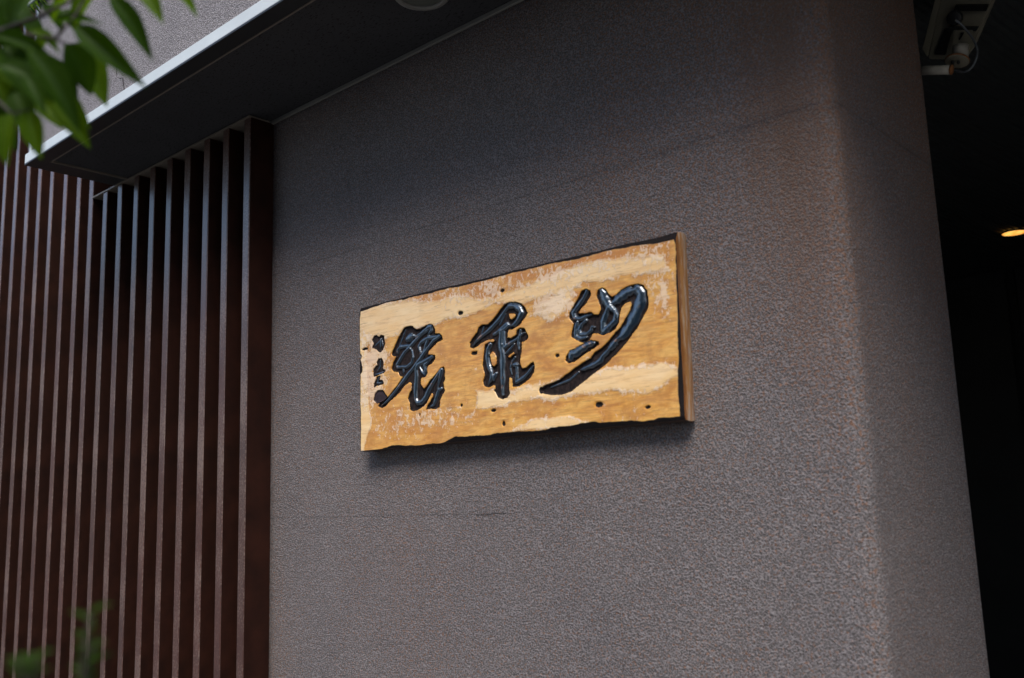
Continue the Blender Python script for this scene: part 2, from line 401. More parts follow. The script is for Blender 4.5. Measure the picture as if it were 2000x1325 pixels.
# edge strip: pale front lip, dark grey underside
MB().box(CX0, CX1, CY, CY+.012, H+.003, H+.050, .002).build('edge_strip', M['white_metal'], can)
MB().box(CX0, CX0+.010, CY+.0125, FIN_Y, H+.003, H+.050).build('end_strip', M['rust'], can)
um = MB(); um.box(CX0, CX1, CY, CY+.066, H-.004, H+.002); um.box(CX0, CX0+.13, CY+.0665, FIN_Y-.004, H-.004, H+.002)
um.build('soffit_frame', M['grey_metal'], can)
tm = MB(); tm.box(CX0+.131, CX1, CY+.067, CY+.073, H-.007, H+.001); tm.box(CX0+.131, CX0+.138, CY+.074, FIN_Y-.004, H-.007, H+.001)
tm.build('panel_trim', M['tan_trim'], can)
MB().box(CX0+.139, CX1, CY+.074, 0.0, H+.001, H+.012).build('soffit_panel', M['soffit'], can)
MB().box(CX0+.011, CX1, CY+.0125, 5.9, H+.0125, H+.051).build('soffit_backing', M['black'], can)
MB().box(WALL_L-.002, CX1, -.012, -.0005, H-.016, H, .002).build('wall_top_bead', M['lamp_grey'], can)
# second pale ledge higher up on the fascia
MB().box(CX0-.05, CX1, CY-.012, CY+.013, 4.103, 4.17, .002).build('upper_edge_strip', M['white_metal'], can)
MB().box(CX0-.048, CX1, CY-.010, CY+.013, 4.095, 4.1025).build('upper_edge_underside', M['grey_metal'], can)
# cracks in the fascia
FY = CY+.015
crack(wiggle((240, 152), (243, 184), FY, 8, .004), .0022, can, FY)
crack(wiggle((232, 153), (240, 152), FY, 4, .002), .0012, can, FY)
crack(wiggle((225, 191), (233, 186), FY, 4, .003), .0022, can, FY)
crack(wiggle((258, 172), (270, 164), FY, 5, .002), .0016, can, FY)
crack(wiggle((229, 100), (228, 150), FY, 14, .003), .0006, can, FY)

# recessed round light in the soffit
lt = empty('recessed_soffit_light', (-2.14, -.25, H), 'round grey rimmed recessed light, unlit, set in the dark soffit above the wall', 'ceiling light')
MB().lathe([(.070, .001), (.071, -.006), (.076, -.009), (.088, -.008), (.093, -.003), (.093, .0008), (.070, .0008)], (-2.14, -.25, H)).build('trim_ring', M['lamp_grey'], lt, True)
MB().lathe([(.0, .0008), (.069, .0008), (.069, -.003), (.060, -.0045), (.02, -.006), (0, -.006)], (-2.14, -.25, H)).build('diffuser', M['reflector'], lt, True)

# ------------------------------------------------------------ slat screen
scr = empty('slat_screen', (-4.4, FIN_Y, .06), 'dark brown vertical slat screen standing left of the stucco wall', 'slat screen')
PITCH_S, W_S, D_S = .1655, .046, .100
def slat(z1):
    return MB().box(-W_S/2, W_S/2, 0, D_S, 0, z1, .0035).mesh('slat')
short_me, tall_me = slat(H-.012-.06), slat(5.4)
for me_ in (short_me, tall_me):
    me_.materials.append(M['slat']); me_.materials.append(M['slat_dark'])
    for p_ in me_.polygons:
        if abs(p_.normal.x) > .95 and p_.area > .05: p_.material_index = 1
xr = WALL_L+.018-W_S/2-.0  # rightmost slat centre
PX = [479.5, 439, 401.5, 364.5, 329, 296.5, 264, 233.5, 204.5, 177, 151.5, 125.5, 99, 75, 51.5, 28, 7]
fin_x = []
for k in range(26):
    x = at_y(PX[k], 400, FIN_Y).x if k < len(PX) else fin_x[-1]-PITCH_S
    fin_x.append(x)
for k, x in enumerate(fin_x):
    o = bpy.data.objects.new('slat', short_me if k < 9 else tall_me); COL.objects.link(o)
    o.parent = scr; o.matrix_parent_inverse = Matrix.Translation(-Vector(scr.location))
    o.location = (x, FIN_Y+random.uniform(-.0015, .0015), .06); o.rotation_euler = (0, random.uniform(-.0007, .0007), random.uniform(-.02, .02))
XE = fin_x[0]+W_S/2
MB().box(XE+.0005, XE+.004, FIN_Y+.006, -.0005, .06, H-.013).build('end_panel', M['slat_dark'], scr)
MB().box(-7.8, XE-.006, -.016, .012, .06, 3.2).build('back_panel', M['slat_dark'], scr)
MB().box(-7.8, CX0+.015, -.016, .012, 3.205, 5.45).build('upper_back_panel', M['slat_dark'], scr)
MB().box(fin_x[9]+W_S/2, XE+.001, FIN_Y-.004, -.02, H-.0115, H-.0045).build('top_trim', M['tan_trim'], scr)
# ------------------------------------------------------------ entrance recess
e = MB(); e.box(-3.32, -3.31, .26, 5.6, .06, H)
e.build('entrance_side_wall', M['entry']); tag(bpy.data.objects['entrance_side_wall'], kind='structure')
e = MB().box(-3.32, 2.8, 5.61, 5.7, .06, H).build('entrance_back_wall', M['entry']); tag(e, kind='structure')
e = MB().box(2.6, 2.8, .0, 5.6, .06, H-.002).build('entrance_far_wall', M['entry']); tag(e, kind='structure')
def ribbed_ceiling():
    d = (ray(3142, 905)); dx, dy = d.x, d.y; L = math.hypot(dx, dy); dx /= L; dy /= L
    # corrugated profile swept along (dx,dy), clipped to the entrance rectangle by construction of long strips
    m = MB(); step = .034; nx, ny = -dy, dx
    x0, x1, y0, y1 = -3.3, 2.6, .013, 5.6
    cs = [(x-x0)*nx+(y-y0)*ny for x in (x0, x1) for y in (y0, y1)]
    c = min(cs)
    def clip(cc):
        t0, t1 = -99, 99; px, py = x0+nx*cc, y0+ny*cc
        for p, q, lo, hi in ((px, dx, x0, x1), (py, dy, y0, y1)):
            a, b = (lo-p)/q, (hi-p)/q
            t0 = max(t0, min(a, b)); t1 = min(t1, max(a, b))
        return (px+dx*t0, py+dy*t0, px+dx*t1, py+dy*t1) if t1 > t0+.02 else None
    prof = [(0, 0), (.010, 0), (.014, .012), (.030, .012), (.034, 0)]
    while c < max(cs):
        for (a, ha), (b, hb) in zip(prof[:-1], prof[1:]):
            A, B = clip(c+a), clip(c+b)
            if A and B:
                m.add([(A[0], A[1], H-.016+ha), (A[2], A[3], H-.016+ha), (B[2], B[3], H-.016+hb), (B[0], B[1], H-.016+hb)], [(0, 1, 2, 3)])
        c += step
    return m
e = ribbed_ceiling().build('entrance_ceiling', M['rib']); tag(e, kind='structure')
LP = at_z(1981, 455, H-.02)
dl = empty('entrance_downlight', (LP.x, LP.y, H-.02), 'small glowing amber downlight in the black entrance ceiling', 'ceiling light')
MB().lathe([(.075, .004), (.076, -.004), (.086, -.004), (.090, .001), (.090, .004)], LP).build('trim_ring', M['grey_metal'], dl, True)
tl = NT('amber_lamp_glow'); tl.set(Base_Color=(.3, .15, .03, 1))
em = tl.ramp(tl.noise(22, 4), [(.35, (.75, .24, .02)), (.6, (1.0, .50, .11))])
tl.l.new(em, tl.b.inputs['Emission Color']); tl.b.inputs['Emission Strength'].default_value = .62
MB().lathe([(0, -.001), (.04, -.0015), (.074, -.001), (.074, .003), (0, .003)], LP).build('lens', tl.m, dl, True)
MB().box(-3.3, 2.59, 5.590, 5.605, H-.055, H-.03).build('ceiling_cornice', M['grey_metal']); tag(bpy.data.objects['ceiling_cornice'], kind='structure')

for fx in (-2.6, -1.9, -1.2, -.5, .2):
    MB().box(fx, fx+.05, 5.56, 5.608, .06, H-.06).build('entrance_mullion', M['grey_metal']); 
for o_ in bpy.data.objects:
    if o_.name.startswith('entrance_mullion'): tag(o_, kind='structure')
# ------------------------------------------------------------ floodlight on its arm behind the wall corner
def P_(px, py, Y): return at_y(px, py, Y)
fb = P_(1850, 110, .80)
fl = empty('floodlight', tuple(fb), 'dusty cream box floodlight on a white rust edged arm behind the wall corner', 'floodlight')
def quadbox(pts, Y0, dvec, name, mat, parent, bev=.0, depth=.03):
    """flat housing traced as quad on plane Y0, extruded along dvec"""
    a = [P_(x, y, Y0) for x, y in pts]; d = Vector(dvec)*depth; n = len(a)
    m = MB(); m.add(a+[p+d for p in a], [tuple(range(n)), tuple(range(n, 2*n))[::-1]]+[(i, (i+1) % n, n+(i+1) % n, n+i) for i in range(n)])
    me = m.mesh(name)
    if bev:
        import bmesh
        bm = bmesh.new(); bm.from_mesh(me); bmesh.ops.bevel(bm, geom=bm.edges[:], offset=bev, segments=2, affect='EDGES'); bm.to_mesh(me); bm.free()
    return link(name, me, mat, parent)
BK = (.12, .6, .55)
quadbox([(1843, -30), (1952, -34), (1900, 88), (1886, 118), (1812, 117)], .92, BK, 'housing', M['cream'], fl, .004, .12)
quadbox([(1836, -40), (1846, -40), (1811, 112), (1801, 96)], .915, BK, 'housing_flange', M['cream'], fl, .0015, .02)
quadbox([(1845, 56), (1860, 57), (1846, 108), (1824, 107)], .908, BK, 'window_glass', M['black'], fl, .001, .01)
quadbox([(1852, 53), (1911, 54), (1906, 62), (1850, 61)], .905, BK, 'lip', M['grey_metal'], fl, .001, .012)
quadbox([(1866, 11), (1930, 11), (1926, 22), (1862, 22)], .906, BK, 'vent_slot', M['black'], fl, .0, .012)
quadbox([(1862, 60), (1900, 60), (1893, 98), (1860, 96)], .885, BK, 'mounting_plate', M['cream'], fl, .001, .006)
quadbox([(1876, 64), (1883, 64), (1880, 70), (1874, 79), (1872, 77), (1876, 70)], .882, BK, 'keyhole', M['black'], fl, .0, .003)
gp = P_(1862, 36, .895); MB().lathe([(0, 0), (.020, 0), (.024, .004), (.024, .02), (0, .02)], gp, 20, (.1, 1, .4)).build('cable_gland', M['grey_metal'], fl, True)
kp = P_(1876, 90, .845); kq = P_(1876, 112, .845)
MB().tube([kp, kq], .0235, 28).build('swivel_barrel', M['white_arm'], fl, True)
dq = P_(1869, 121, .84)
MB().lathe([(0, 0), (.034, 0), (.036, .002), (.036, .007), (0, .008)], dq, 36, (.15, .25, .8)).build('swivel_disc', M['cream'], fl, True)
MB().lathe([(.0362, .001), (.0375, .003), (.0362, .0065)], dq, 36, (.15, .25, .8)).build('disc_rust', M['rust'], fl, True)
for dx_ in (-6, 5):
    bp = P_(1867+dx_, 122, .832); MB().lathe([(0, -.003), (.005, -.003), (.005, .003)], bp, 12, (.15, .25, .8)).build('bolt', M['black'], fl, True)
ta, tb = P_(1790, 138.5, .80), P_(1859, 136.5, .80)
MB().tube([ta, tb], .0145, 24).build('arm', M['white_arm'], fl, True)
MB().tube([tb-(tb-ta).normalized()*.004, tb+(tb-ta).normalized()*.0015], .0152, 24).build('arm_rust', M['rust'], fl, True)
cpts = [(1866, 40), (1876, 47), (1888, 60), (1900, 76), (1907, 92), (1908, 108), (1903, 124), (1894, 136), (1882, 141), (1870, 140), (1858, 137)]
cp = [P_(x, y, .83+.03*math.sin(i*.7)) for i, (x, y) in enumerate(cpts)]
cs = []
for i in range(len(cp)-1):
    p0, p1, p2, p3 = cp[max(i-1, 0)], cp[i], cp[i+1], cp[min(i+2, len(cp)-1)]
    for k in range(5):
        t = k/5; cs.append(.5*((2*p1)+(-p0+p2)*t+(2*p0-5*p1+4*p2-p3)*t*t+(-p0+3*p1-3*p2+p3)*t**3))
MB().tube(cs+[cp[-1]], .0034, 10).build('cable', M['rubber'], fl, True)

# ------------------------------------------------------------ signboard
BY = -.055                                   # plane of the carved face
sx0, sx1, sz0, sz1 = -2.712, -1.352, 1.800, 2.322
cTL, cTR, cBR, cBL = [at_y(x, y, BY) for x, y in ((702, 601), (1319, 453), (1337, 820), (705, 881))]
sb = empty('wooden_signboard', ((cTL.x+cTR.x)/2, BY, (cTL.z+cBL.z)/2), 'amber lacquered wooden signboard with three carved black calligraphy characters', 'signboard')
def crop(pts, ox, oz, s): return [(ox+x/s, oz+y/s) for x, y in pts]
A_ = (700, 620, 6.625); B_ = (900, 580, 6.3125); C_ = (1040, 540, 5.3)
def to_board(pts):
    out = []
    for x, y in pts: p = at_y(x, y, BY); out.append((p.x, p.z))
    return np.array(out)
glyph = {
 'L': dict(o=A_, out=[[(590,140),(640,118),(700,120),(745,165),(800,150),(860,115),(920,95),(960,105),(985,160),(990,215),(1040,212),(1075,240),(1085,285),(1020,320),(985,355),(930,415),(905,440),(895,490),(940,488),(990,500),(985,550),(950,590),(900,625),(885,660),(890,730),(860,775),(820,775),(800,800),(805,870),(845,930),(890,880),(920,830),(1000,740),(1060,660),(1100,645),(1115,690),(1110,760),(1120,800),(1095,850),(1100,900),(1115,950),(1080,1010),(1050,1080),(1045,1160),(1000,1185),(930,1180),(880,1190),(890,1150),(930,1090),(960,1030),(960,980),(945,975),(920,1030),(880,1110),(840,1150),(770,1195),(710,1215),(670,1195),(665,1120),(640,1050),(660,990),(685,940),(690,860),(665,830),(600,880),(540,960),(470,1030),(400,1090),(350,1150),(300,1170),(255,1150),(275,1110),(330,1085),(395,1020),(450,950),(520,860),(580,770),(535,755),(510,705),(455,700),(430,670),(450,590),(490,510),(445,500),(430,470),(460,400),(490,330),(520,260),(560,190)]],
   holes=[], beads=[([(630,285),(665,258),(712,240)],30),([(740,255),(820,200),(900,130),(942,115),(937,170),(905,215)],17),([(890,165),(820,215),(760,270),(700,330),(650,390),(590,450),(540,530),(490,620),(500,650),(560,640),(620,640),(680,590),(700,520),(690,430),(650,385)],15),([(500,460),(505,420),(540,380),(600,372),(650,370),(700,340)],15),([(570,655),(575,720)],10),([(1050,240),(980,255),(900,265),(850,290),(800,330),(775,380),(800,450),(795,490)],16),([(1040,250),(960,300),(920,360),(880,410),(830,480),(790,540),(740,600),(700,660),(640,730),(560,840),(470,960),(380,1070),(300,1140)],15),([(905,215),(890,290),(860,360),(850,420),(800,480)],13),([(950,510),(890,545),(830,580),(760,620),(740,680),(745,760),(735,860),(730,960),(735,1060),(760,1110),(810,1100),(860,1040),(900,950),(950,860),(1000,780),(1070,680),(1060,740),(1040,830),(1020,920)],19),([(930,530),(880,590),(850,610),(855,680),(850,740),(810,700),(790,640)],13),([(1070,920),(1030,940),(1010,1000),(990,1060),(970,1130),(930,1160)],15),([(830,600),(825,660)],7),([(600,160),(540,320),(500,430)],6)]),
 'M': dict(o=B_, out=[[(110,560),(150,500),(200,440),(215,385),(250,350),(330,345),(380,300),(430,240),(480,170),(530,100),(600,72),(680,70),(740,90),(790,140),(815,200),(800,240),(760,290),(720,350),(640,395),(590,400),(575,440),(570,510),(620,515),(680,470),(690,410),(730,388),(780,395),(810,450),(830,505),(790,540),(745,560),(745,640),(735,720),(725,810),(750,890),(800,880),(850,830),(890,805),(905,850),(900,920),(860,990),(790,1050),(720,1100),(640,1105),(635,1000),(595,990),(590,1100),(600,1190),(570,1240),(510,1260),(460,1240),(430,1180),(430,1090),(400,1085),(380,1100),(340,1115),(290,1100),(275,1040),(300,960),(280,900),(270,840),(280,740),(290,650),(300,590),(340,565),(400,560),(415,540),(400,520),(330,525),(260,560),(200,610),(150,635),(115,620)]],
   holes=[[(590,210),(650,200),(680,215),(660,260),(625,290),(595,270)],[(355,710),(395,665),(420,700),(440,740),(440,830),(410,865),(380,850),(365,790)],[(570,740),(600,757),(662,705),(655,665),(612,705)]],
   beads=[([(590,112),(660,110),(720,150),(740,200),(710,270),(660,340),(615,360)],22),([(590,110),(540,170),(470,270),(400,350),(320,430),(240,490),(190,545),(150,600)],16),([(400,465),(450,430),(520,370),(560,335),(580,350),(540,390),(490,420)],15),([(490,425),(490,500),(480,580),(490,640),(505,700),(505,800),(508,950),(512,1100),(515,1210)],24),([(520,420),(525,520),(530,620),(600,570),(680,520),(730,470),(780,440)],13),([(730,410),(715,480),(700,560),(710,650)],12),([(545,700),(600,640),(650,580)],9),([(360,585),(330,650),(320,750),(340,860),(370,930),(375,1000),(345,1075)],20),([(430,945),(400,990),(400,1030)],16),([(660,740),(620,800),(600,880),(620,960)],8),([(650,838),(700,838)],17),([(680,850),(685,950),(680,1050),(700,1040),(760,1000),(820,940),(890,850)],14),([(540,210),(460,360)],6),([(270,370),(240,480)],6)]),
 'R': dict(o=C_, out=[[(510,150),(550,133),(590,150),(600,190),(560,270),(500,335),(470,385),(530,390),(600,375),(640,400),(680,400),(710,340),(690,270),(660,190),(680,140),(720,125),(760,145),(790,200),(820,215),(860,200),(920,140),(1000,100),(1080,83),(1140,95),(1180,150),(1195,250),(1190,330),(1140,420),(1080,530),(1000,640),(920,740),(860,810),(820,840),(770,900),(690,960),(600,1030),(500,1110),(400,1190),(300,1225),(200,1225),(120,1215),(80,1190),(110,1140),(200,1105),(270,1080),(350,1020),(430,960),(520,900),(600,850),(640,790),(720,740),(780,680),(850,590),(910,530),(960,440),(1010,350),(1030,280),(1010,255),(950,280),(910,330),(895,400),(890,470),(860,540),(800,580),(730,608),(670,585),(620,590),(590,650),(540,690),(480,670),(400,625),(410,560),(430,490),(380,430),(385,380),(430,300),(480,210)],[(370,800),(385,770),(430,760),(480,730),(540,690),(600,668),(680,680),(685,705),(640,740),(560,790),(490,840),(430,885),(370,895),(340,870),(350,830)]],
   holes=[], beads=[([(560,150),(530,220),(470,300),(415,380),(430,430),(490,440),(560,410),(610,395)],15),([(460,470),(440,540),(440,620),(500,645),(560,630)],13),([(550,455),(500,500),(475,550),(490,600),(550,600),(600,560),(610,520),(640,525)],13),([(715,150),(740,230),(780,300),(830,350)],27),([(840,270),(900,220),(980,160),(1080,135)],26),([(1080,135),(1120,180),(1110,270),(1080,350),(1040,440),(990,530),(930,610),(870,660)],34),([(870,660),(820,720),(780,770)],20),([(780,320),(750,400),(725,470),(725,540),(735,575),(790,520),(850,460),(860,400),(850,350),(800,300)],20),([(780,770),(720,830),(700,870),(640,910),(570,940),(500,970)],16),([(390,850),(400,800),(440,800),(500,750),(560,710),(640,690)],24),([(470,990),(380,1070),(280,1110),(180,1150)],7)]),
}
small = {
 'a': ([(205,250),(235,240),(265,265),(290,240),(325,245),(335,300),(340,350),(315,420),(280,450),(250,430),(225,405),(180,390),(200,340),(180,295)], [([(210,370),(260,320),(310,270)],6),([(285,280),(280,400)],7),([(300,300),(315,380)],6)]),
 'b': ([(260,545),(300,540),(320,590),(315,680),(345,690),(330,710),(250,745),(200,765),(195,680),(225,640),(245,620),(240,580)], [([(280,560),(275,640),(240,700)],6),([(210,740),(270,725),(335,697)],6)]),
 'c': ([(245,770),(280,765),(265,820),(310,825),(320,855),(285,870),(240,880),(205,900),(205,860),(225,820)], [([(262,780),(240,850),(280,850),(305,840)],8)]),
}
seal = [(215,1000),(250,955),(310,950),(345,1000),(368,1036),(325,1078),(270,1098),(240,1110),(200,1070)]
def seg_dist(X, Z, pts, closed):
    d = np.full(X.shape, 1e9); n = len(pts)
    for i in range(n if closed else n-1):
        ax, az = pts[i]; bx, bz = pts[(i+1) % n]; vx, vz = bx-ax, bz-az
        t = np.clip(((X-ax)*vx+(Z-az)*vz)/(vx*vx+vz*vz+1e-12), 0, 1)
        d = np.minimum(d, np.hypot(X-ax-t*vx, Z-az-t*vz))
    return d
def inside(X, Z, pts):
    c = np.zeros(X.shape, bool); n = len(pts)
    for i in range(n):
        ax, az = pts[i]; bx, bz = pts[i-1]
        c ^= ((az > Z) != (bz > Z)) & (X < (bx-ax)*(Z-az)/(bz-az+1e-12)+ax)
    return c
def sdf(X, Z, pts): d = seg_dist(X, Z, pts, True); return np.where(inside(X, Z, pts), d, -d)
def vnoise(X, Z, s, seed=0):
    x = X*s+seed*17.3; z = Z*s+seed*5.1
    xi = np.floor(x).astype(int); zi = np.floor(z).astype(int); fx = x-xi; fz = z-zi
    fx = fx*fx*(3-2*fx); fz = fz*fz*(3-2*fz)
    def h(a, b):
        n_ = (a*374761393+b*668265263+seed*982451653) & 0xffffffff; n_ = ((n_ ^ (n_ >> 13))*1274126177) & 0xffffffff
        return ((n_ ^ (n_ >> 16)) & 0xffff)/65535.0
    return (h(xi, zi)*(1-fx)+h(xi+1, zi)*fx)*(1-fz)+(h(xi, zi+1)*(1-fx)+h(xi+1, zi+1)*fx)*fz
def fbm(X, Z, s, seed=0, o=4):
    a = 0; w = .5
    for k in range(o): a = a+w*vnoise(X, Z, s*2**k, seed+k); w *= .5
    return a
OUT = []
for g_ in glyph.values():
    o = g_['o']
    g_['po'] = [to_board(crop(p, *o)) for p in g_['out']]; g_['ph'] = [to_board(crop(p, *o)) for p in g_['holes']]
    g_['pb'] = [(to_board(crop(p, *o)), w) for p, w in g_['beads']]
def glyph_sdf(X, Z, outs, holes):
    s = np.full(X.shape, -1e9)
    for p in outs: s = np.maximum(s, sdf(X, Z, p))
    for p in holes: s = np.minimum(s, -sdf(X, Z, p))
    return s + (fbm(X, Z, 160, 5)-.5)*.0035 + (.0012 if len(outs) == 1 and len(outs[0]) < 16 else 0)
def bead_dist(X, Z, pts, wr):
    """distance to a brush stroke in units of its own width; strokes taper to both ends"""
    pts = np.asarray(pts, float); seg = np.hypot(*(np.diff(pts, axis=0).T)); cum = np.concatenate([[0], np.cumsum(seg)]); L = cum[-1]
    d = np.full(X.shape, 1e9)
    for i in range(len(pts)-1):
        ax, az = pts[i]; vx, vz = pts[i+1]-pts[i]
        t = np.clip(((X-ax)*vx+(Z-az)*vz)/(vx*vx+vz*vz+1e-12), 0, 1)
        u = (cum[i]+t*seg[i])/L; w = wr*(.45+.75*np.clip(np.sin(math.pi*np.clip(u*.9+.12, 0, 1)), 0, 1)**.6+.12*np.sin(u*23+len(pts)))
        d = np.minimum(d, np.hypot(X-ax-t*vx, Z-az-t*vz)/w)
    return d
def build_glyph(name, outs, holes, beads, scale, label, mat, depth=.0065, step=.0013):
    allp = np.concatenate(outs); x0, z0 = allp.min(0)-.006; x1, z1 = allp.max(0)+.006
    xs = np.arange(x0, x1, step); zs = np.arange(z0, z1, step); X, Z = np.meshgrid(xs, zs)
    s = glyph_sdf(X, Z, outs, holes)
    hgt = -np.clip(s/.003, 0, 1)*depth                    # falls steeply into the cut
    bead = np.zeros(X.shape); rise = np.zeros(X.shape)
    for pts, w in beads:
        wr = w*scale*1.22; d = bead_dist(X, Z, pts, wr)
        prof = np.clip(1-(d/1.15)**2, 0, 1)**.75; ht = prof*min(.0095, wr*1.15)
        rise = np.maximum(rise, ht); bead = np.maximum(bead, np.clip(1.25-d, 0, 1))
    cut = np.clip(s/.003, 0, 1)
    hgt = hgt+rise*cut+(fbm(X, Z, 90, 9)-.5)*.0018*cut
    keep = s > -.0005
    idx = -np.ones(X.shape, int); m = keep[:-1, :-1] & keep[1:, :-1] & keep[1:, 1:] & keep[:-1, 1:]
    use = np.zeros(X.shape, bool)
    for a in (slice(None, -1), slice(1, None)):
        for b in (slice(None, -1), slice(1, None)): use[a, b] |= m
    idx[use] = np.arange(use.sum())
    V = np.stack([X[use], BY-.0006-hgt[use], Z[use]], 1)
    q = np.stack([idx[:-1, :-1][m], idx[:-1, 1:][m], idx[1:, 1:][m], idx[1:, :-1][m]], 1)
    me = bpy.data.meshes.new(name); me.from_pydata(V.tolist(), [], q.tolist())
    at = me.attributes.new('bead', 'FLOAT', 'POINT'); at.data.foreach_set('value', bead[use].astype(np.float32))
    me.polygons.foreach_set('use_smooth', [True]*len(me.polygons)); me.update()
    o = link(name, me, mat, sb)
    if label: o['label'] = label
    return o
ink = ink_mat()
# metres per photo pixel on the board is about 0.0022 at the middle of the board
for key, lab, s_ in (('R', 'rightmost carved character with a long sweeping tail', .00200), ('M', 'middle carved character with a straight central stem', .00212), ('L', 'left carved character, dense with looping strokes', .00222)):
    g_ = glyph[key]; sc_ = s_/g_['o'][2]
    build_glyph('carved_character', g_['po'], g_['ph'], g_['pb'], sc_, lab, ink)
SP = []
for key in small:
    p, b = small[key]; po = to_board(crop(p, *A_)); SP.append(po)
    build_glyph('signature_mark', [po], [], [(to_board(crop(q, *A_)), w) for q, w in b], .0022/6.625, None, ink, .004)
seal_m = plain('dull_maroon_black', (.030, .014, .018), .6, .4, 60, .4)
ps = to_board(crop(seal, *A_)); SP.append(ps)
build_glyph('seal_mark', [ps], [], [], 1, 'dull maroon seal mark', seal_m, .003)

# board: carved heightfield face
X0, X1 = (cTL.x+cBL.x)/2, (cTR.x+cBR.x)/2; Z0, Z1 = (cBL.z+cBR.z)/2, (cTL.z+cTR.z)/2
nx, nz = 640, 250
us = np.linspace(0, 1, nx); vs_ = np.linspace(0, 1, nz); U, Vv = np.meshgrid(us, vs_)
def lerp(a, b, t): return a+(b-a)*t
X = lerp(lerp(cBL.x, cBR.x, U), lerp(cTL.x, cTR.x, U), Vv); Z = lerp(lerp(cBL.z, cBR.z, U), lerp(cTL.z, cTR.z, U), Vv)
# slightly wavy sawn outline
X = X+np.where(U < .02, (fbm(X*0, Z, 18, 3)-.5)*.006*(1-U/.02), 0)
Z = Z+np.where(Vv > .97, (fbm(X, Z*0, 12, 4)-.5)*.008*(Vv-.97)/.03, 0)
S = np.full(X.shape, -1e9)
for g_ in glyph.values(): S = np.maximum(S, glyph_sdf(X, Z, g_['po'], g_['ph']))
for p in SP: S = np.maximum(S, glyph_sdf(X, Z, [p], []))
K = (680, 430, 2.76)
def zone(pts, soft=.018):
    return np.clip(.5+sdf(X, Z, to_board(crop(pts, *K)))/(2*soft), 0, 1)
film = zone([(55,485),(200,455),(330,430),(440,452),(560,428),(720,432),(860,400),(1000,335),(1200,255),(1500,205),(1700,180),(1722,260),(1500,300),(1300,340),(1150,385),(1000,425),(900,452),(760,462),(640,505),(540,535),(450,570),(330,592),(230,622),(130,645),(60,700)])
film = np.maximum(film, zone([(690,920),(900,935),(1000,895),(1200,850),(1400,815),(1700,785),(1775,830),(1700,885),(1600,930),(1400,925),(1200,940),(1000,965),(850,1000),(700,1000)]))
film = np.maximum(film, zone([(55,640),(100,700),(100,900),(118,1000),(120,1100),(85,1245),(55,1245)], .012))
film = np.maximum(film, .95*zone([(850,1145),(1000,1085),(1200,1062),(1300,1090),(1250,1115),(1000,1132)], .012))
film = np.maximum(film, .9*zone([(1160,380),(1040,440),(980,520),(1100,540),(1190,470),(1260,400)], .02))
film = np.clip(film + (fbm(X, Z*1.5, 14, 11, 5)-.46)*1.15*(1-np.abs(2*film-1)*.35), 0, 1)
band = 1-np.abs(2*film-1)
flake = np.clip(band*.75, 0, 1)
flake = np.maximum(flake, .95*zone([(60,560),(190,620),(230,760),(200,900),(150,1010),(60,1020)], .03))
flake = np.maximum(flake, .85*zone([(960,400),(1180,360),(1230,470),(1150,540),(980,540)], .03))
flake = np.maximum(flake, .65*zone([(330,400),(1000,240),(1740,80),(1740,230),(1200,330),(800,440),(380,470)], .03))
flake = np.maximum(flake, .55*zone([(110,1020),(300,1000),(520,980),(700,1000),(700,1080),(500,1150),(150,1200)], .04))
flake = np.maximum(flake, .6*zone([(1560,260),(1740,200),(1760,560),(1640,500)], .03))
flake = flake*(.45+.9*fbm(X, Z, 12, 21)) * (1-.75*zone([(100,470),(420,470),(300,560),(120,620)], .02))
tone = zone([(60,470),(1000,240),(1740,70),(1740,200),(1200,290),(860,380),(440,450)], .02)
tone = np.maximum(tone, .75*zone([(110,1000),(260,990),(480,1080),(700,1100),(500,1160),(110,1210)], .04))
tone = np.maximum(tone, .6*zone([(480,560),(700,520),(760,560),(640,700),(540,680)], .03))
dT = (1-Vv)*(Z1-Z0); dB = Vv*(Z1-Z0); dR_ = (1-U)*(X1-X0); dL = U*(X1-X0)
def interp(x, pts): a = np.array(pts, float); return np.interp(x, a[:, 0], a[:, 1])
tw = interp(U, [(0,.012),(.04,.010),(.1,.002),(.3,.006),(.5,.007),(.7,.004),(.85,.008),(1,.018)])+.003+.010*(fbm(X, Z*0, 22, 31)-.45)
bw = interp(U, [(0,-.004),(.06,-.002),(.13,.012),(.18,.004),(.32,.002),(.36,.018),(.48,.014),(.5,.018),(.62,.010),(.75,.022),(.88,.012),(1,.012)])-.002+.012*(fbm(X, Z*0, 30, 33)-.5)
rw = interp(Vv, [(0,.014),(.15,.016),(.4,.008),(.8,.004),(.93,.001),(1,.012)])+.008*(fbm(X*0, Z, 20, 35)-.5)
lw = .002+.012*np.clip((fbm(X*0, Z, 14, 37)-.62)*8, 0, 1)
soft = .008
char = np.maximum.reduce([np.clip(.5+(tw-dT)/soft, 0, 1), np.clip(.5+(bw-dB)/soft, 0, 1), np.clip(.5+(rw-dR_)/soft, 0, 1), np.clip(.5+(lw-dL)/soft, 0, 1)])
pit = np.clip(.5+(S+.0010)/.002, 0, 1)
hg = (fbm(X, Z, 6, 41)-.5)*.004+(fbm(X, Z, 28, 43)-.5)*.0016+film*.0007
hg = hg - .010*np.clip((tw-dT)/.02, 0, 1) - .008*np.clip((bw-dB)/.02, 0, 1) - .010*np.clip((rw-dR_)/.03, 0, 1)**2
hg = np.minimum(hg, 0.0008)
hg = np.where(S > -.0015, np.minimum(hg, -.012*np.clip((S+.0015)/.003, 0, 1)), hg)
